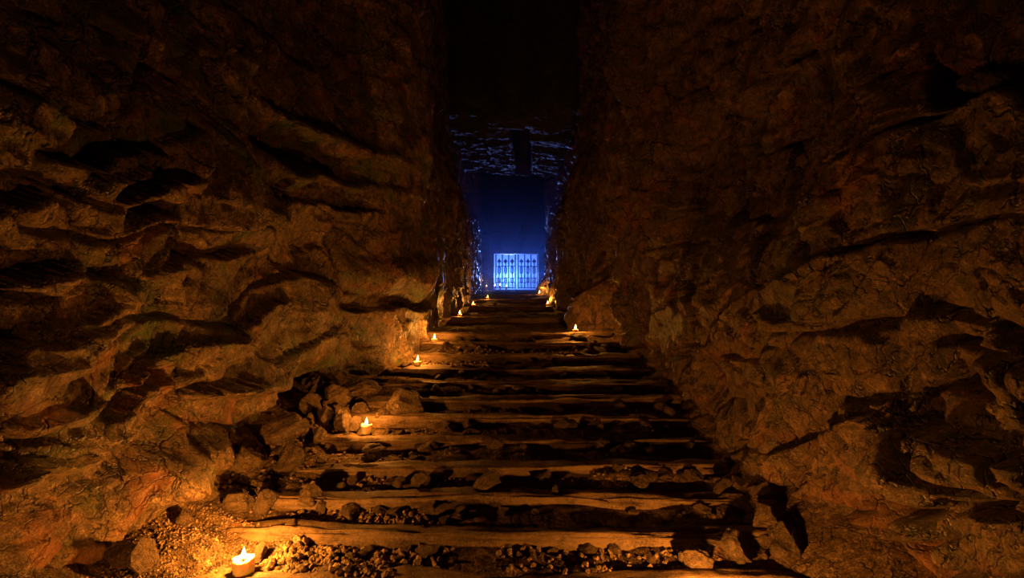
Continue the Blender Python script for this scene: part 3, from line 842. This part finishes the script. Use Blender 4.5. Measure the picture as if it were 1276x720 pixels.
# ------------------------------------------------------------------ the iron gate
gate = bpy.data.objects.new('iron_gate', None); gate.location = ((GX0 + GX1) / 2, GY + 0.07, GZ0)
link(gate); tag(gate, 'black wrought iron double gate with spear tipped bars at tunnel end', 'gate')
gcx = (GX0 + GX1) / 2
def gx(px): return (px - 638) / F * (GY + 0.07) - gcx
def gz(py): return EYE + (360 - py) / F * (GY + 0.07) - GZ0
def bar_bm(x, z0, z1, w=0.05, d=0.04):
    bm = bmesh.new()
    bmesh.ops.create_cube(bm, size=1, matrix=Matrix.Translation((x, 0, (z0 + z1) / 2)) @ Matrix.Diagonal((w, d, z1 - z0, 1)))
    bmesh.ops.bevel(bm, geom=bm.edges[:], offset=0.006, segments=1, affect='EDGES')
    return bm
def tube(bm, pts, r, n=8):
    rows = []
    for i, p in enumerate(pts):
        p = Vector(p); q = Vector(pts[min(i + 1, len(pts) - 1)]) - Vector(pts[max(i - 1, 0)])
        q.normalize(); u = Vector((0, 1, 0)); v = q.cross(u)
        rows.append([bm.verts.new(p + (u * math.cos(6.2832 * j / n) + v * math.sin(6.2832 * j / n)) * r) for j in range(n)])
    for i in range(len(rows) - 1):
        for j in range(n): bm.faces.new((rows[i][j], rows[i][(j + 1) % n], rows[i + 1][(j + 1) % n], rows[i + 1][j]))
    bm.faces.new(rows[0][::-1]); bm.faces.new(rows[-1])
def scroll_bm(x, zc, hh, ww):
    """a pair of C scrolls either side of a bar"""
    bm = bmesh.new()
    for s in (-1, 1):
        pts = []
        for i in range(33):
            t = i / 32 * 2 - 1
            a = t * 2.6
            r_ = 1 - 0.35 * abs(t) ** 2
            pts.append((x + s * ww * (0.55 - 0.5 * abs(t) ** 1.5 + 0.28 * math.sin(abs(t) * 3.1)), 0, zc + hh * math.sin(t * 1.35) * 1.02))
        tube(bm, pts, 0.027)
    bmesh.ops.create_uvsphere(bm, u_segments=10, v_segments=8, radius=0.035, matrix=Matrix.Translation((x, 0, zc)))
    return bm
def spear_bm(x, zb, zt, w):
    bm = bmesh.new()
    prof = [(0.12, 0.0), (0.3, 0.06), (0.12, 0.14), (0.5, 0.32), (0.42, 0.45), (0.15, 0.75), (0.0, 1.0)]
    rows = []
    for p, t in prof[:-1]:
        z = zb + (zt - zb) * t
        rows.append([bm.verts.new((x + w * p * math.cos(6.2832 * j / 12), 0.45 * w * p * math.sin(6.2832 * j / 12), z)) for j in range(12)])
    for i in range(len(rows) - 1):
        for j in range(12): bm.faces.new((rows[i][j], rows[i][(j + 1) % 12], rows[i + 1][(j + 1) % 12], rows[i + 1][j]))
    tip = bm.verts.new((x, 0, zt))
    for j in range(12): bm.faces.new((rows[-1][j], rows[-1][(j + 1) % 12], tip))
    bm.faces.new(rows[0][::-1])
    return bm
TOPZ = GZ1 - GZ0 - 0.02
for tall, spears in (((618.0, 626.0, 633.9, 642.1), (622.1, 630.0, 638.2)), ((645.8, 653.8, 661.7, 669.8), (649.7, 657.8, 665.6))):
    a, b_ = gx(tall[0]), gx(tall[-1])
    bm = bmesh.new()
    for zz, hh in ((gz(331.8), 0.055), (gz(346.2), 0.04), (gz(352.0), 0.045), (gz(358.6), 0.05), (TOPZ - 0.012, 0.022)):
        bmesh.ops.create_cube(bm, size=1, matrix=Matrix.Translation(((a + b_) / 2, 0, zz)) @ Matrix.Diagonal((b_ - a, 0.045, hh, 1)))
    bmesh.ops.bevel(bm, geom=bm.edges[:], offset=0.006, segments=1, affect='EDGES')
    leaf = bm_obj('gate_leaf', bm, M['iron'], gate)
    for px in tall:
        bm_obj('bar', bar_bm(gx(px), 0.02, TOPZ, 0.072), M['iron'], leaf)
    for px in spears:
        x = gx(px)
        bm_obj('spear_bar', bar_bm(x, 0.02, gz(327.5), 0.06), M['iron'], leaf)
        bm_obj('spearhead', spear_bm(x, gz(328.0), gz(321.8), 0.29), M['iron'], leaf)
        bm_obj('scroll', scroll_bm(x, gz(336.6), 0.19, 0.11), M['iron'], leaf)
        bm_obj('scroll', scroll_bm(x, gz(349.0), 0.14, 0.11), M['iron'], leaf)
    for i in range(3):
        for f in (0.27, 0.73):
            px = tall[i] + (tall[i + 1] - tall[i]) * f
            bm_obj('dog_bar', bar_bm(gx(px), 0.02, gz(353.0), 0.034, 0.03), M['iron'], leaf)

# ------------------------------------------------------------------ haze and light
def haze():
    bm = bmesh.new()
    bmesh.ops.create_cube(bm, size=1, matrix=Matrix.Translation((0.2, 25.0, 4.6)) @ Matrix.Diagonal((7.0, 22.0, 10.0, 1)))
    m = bpy.data.materials.new('blue_haze'); m.use_nodes = True
    nt = m.node_tree; nt.nodes.clear()
    out = nt.nodes.new('ShaderNodeOutputMaterial')
    v = nt.nodes.new('ShaderNodeVolumeScatter')
    v.inputs['Color'].default_value = (0.17, 0.37, 1, 1)
    tc = nt.nodes.new('ShaderNodeTexCoord'); sp = nt.nodes.new('ShaderNodeSeparateXYZ'); nt.links.new(tc.outputs['Object'], sp.inputs[0])
    def maprange(sock, a, b, c, d):
        r = nt.nodes.new('ShaderNodeMapRange'); r.interpolation_type = 'SMOOTHERSTEP'
        for i_, q in enumerate((a, b, c, d)): r.inputs[i_ + 1].default_value = q
        nt.links.new(sock, r.inputs[0]); return r.outputs[0]
    mm = nt.nodes.new('ShaderNodeMath'); mm.operation = 'MULTIPLY'
    nt.links.new(maprange(sp.outputs[1], 14.0, 30.0, 0.008, HAZE), mm.inputs[0])
    nt.links.new(maprange(sp.outputs[2], 1.5, 7.5, 1.6, 0.12), mm.inputs[1])
    nt.links.new(mm.outputs[0], v.inputs['Density'])
    v.inputs['Anisotropy'].default_value = 0.35
    nt.links.new(v.outputs[0], out.inputs['Volume'])
    o = bm_obj('haze', bm, m)
    return tag(o, 'thin blue haze filling the far end of the tunnel before the gate', 'haze', kind='stuff')
HAZE = 0.030
haze()

L = bpy.data.lights.new('gate_backlight', 'POINT'); L.energy = 7500; L.color = (0.13, 0.24, 1.0); L.shadow_soft_size = 0.25  # blue point lamp added beyond the gate to light the walls and haze
lo = bpy.data.objects.new('gate_backlight', L); lo.location = (-0.2, 34.0, 2.5); link(lo)

w = bpy.data.worlds.new('night_sky'); sc.world = w; w.use_nodes = True
bg = w.node_tree.nodes['Background']; bg.inputs[0].default_value = (0.16, 0.32, 0.78, 1); bg.inputs[1].default_value = 0.55

# ------------------------------------------------------------------ camera
cam = bpy.data.cameras.new('camera'); cam.sensor_width = 36; cam.lens = 36 * F / 1276; cam.clip_start = 0.05; cam.clip_end = 200
co = bpy.data.objects.new('camera', cam); co.location = (0, 0, EYE); co.rotation_euler = (math.pi / 2, 0, 0); link(co)
sc.camera = co
sc.view_settings.view_transform = 'Standard'; sc.view_settings.look = 'None'
sc.view_settings.gamma = 1.0; sc.view_settings.exposure = 0.0
sc.view_settings.use_curve_mapping = False
sc.cycles.use_denoising = True
sc.cycles.max_bounces = 5; sc.cycles.volume_bounces = 0; sc.cycles.diffuse_bounces = 2
sc.cycles.sample_clamp_indirect = 3.0
sc.cycles.caustics_reflective = False; sc.cycles.caustics_refractive = False
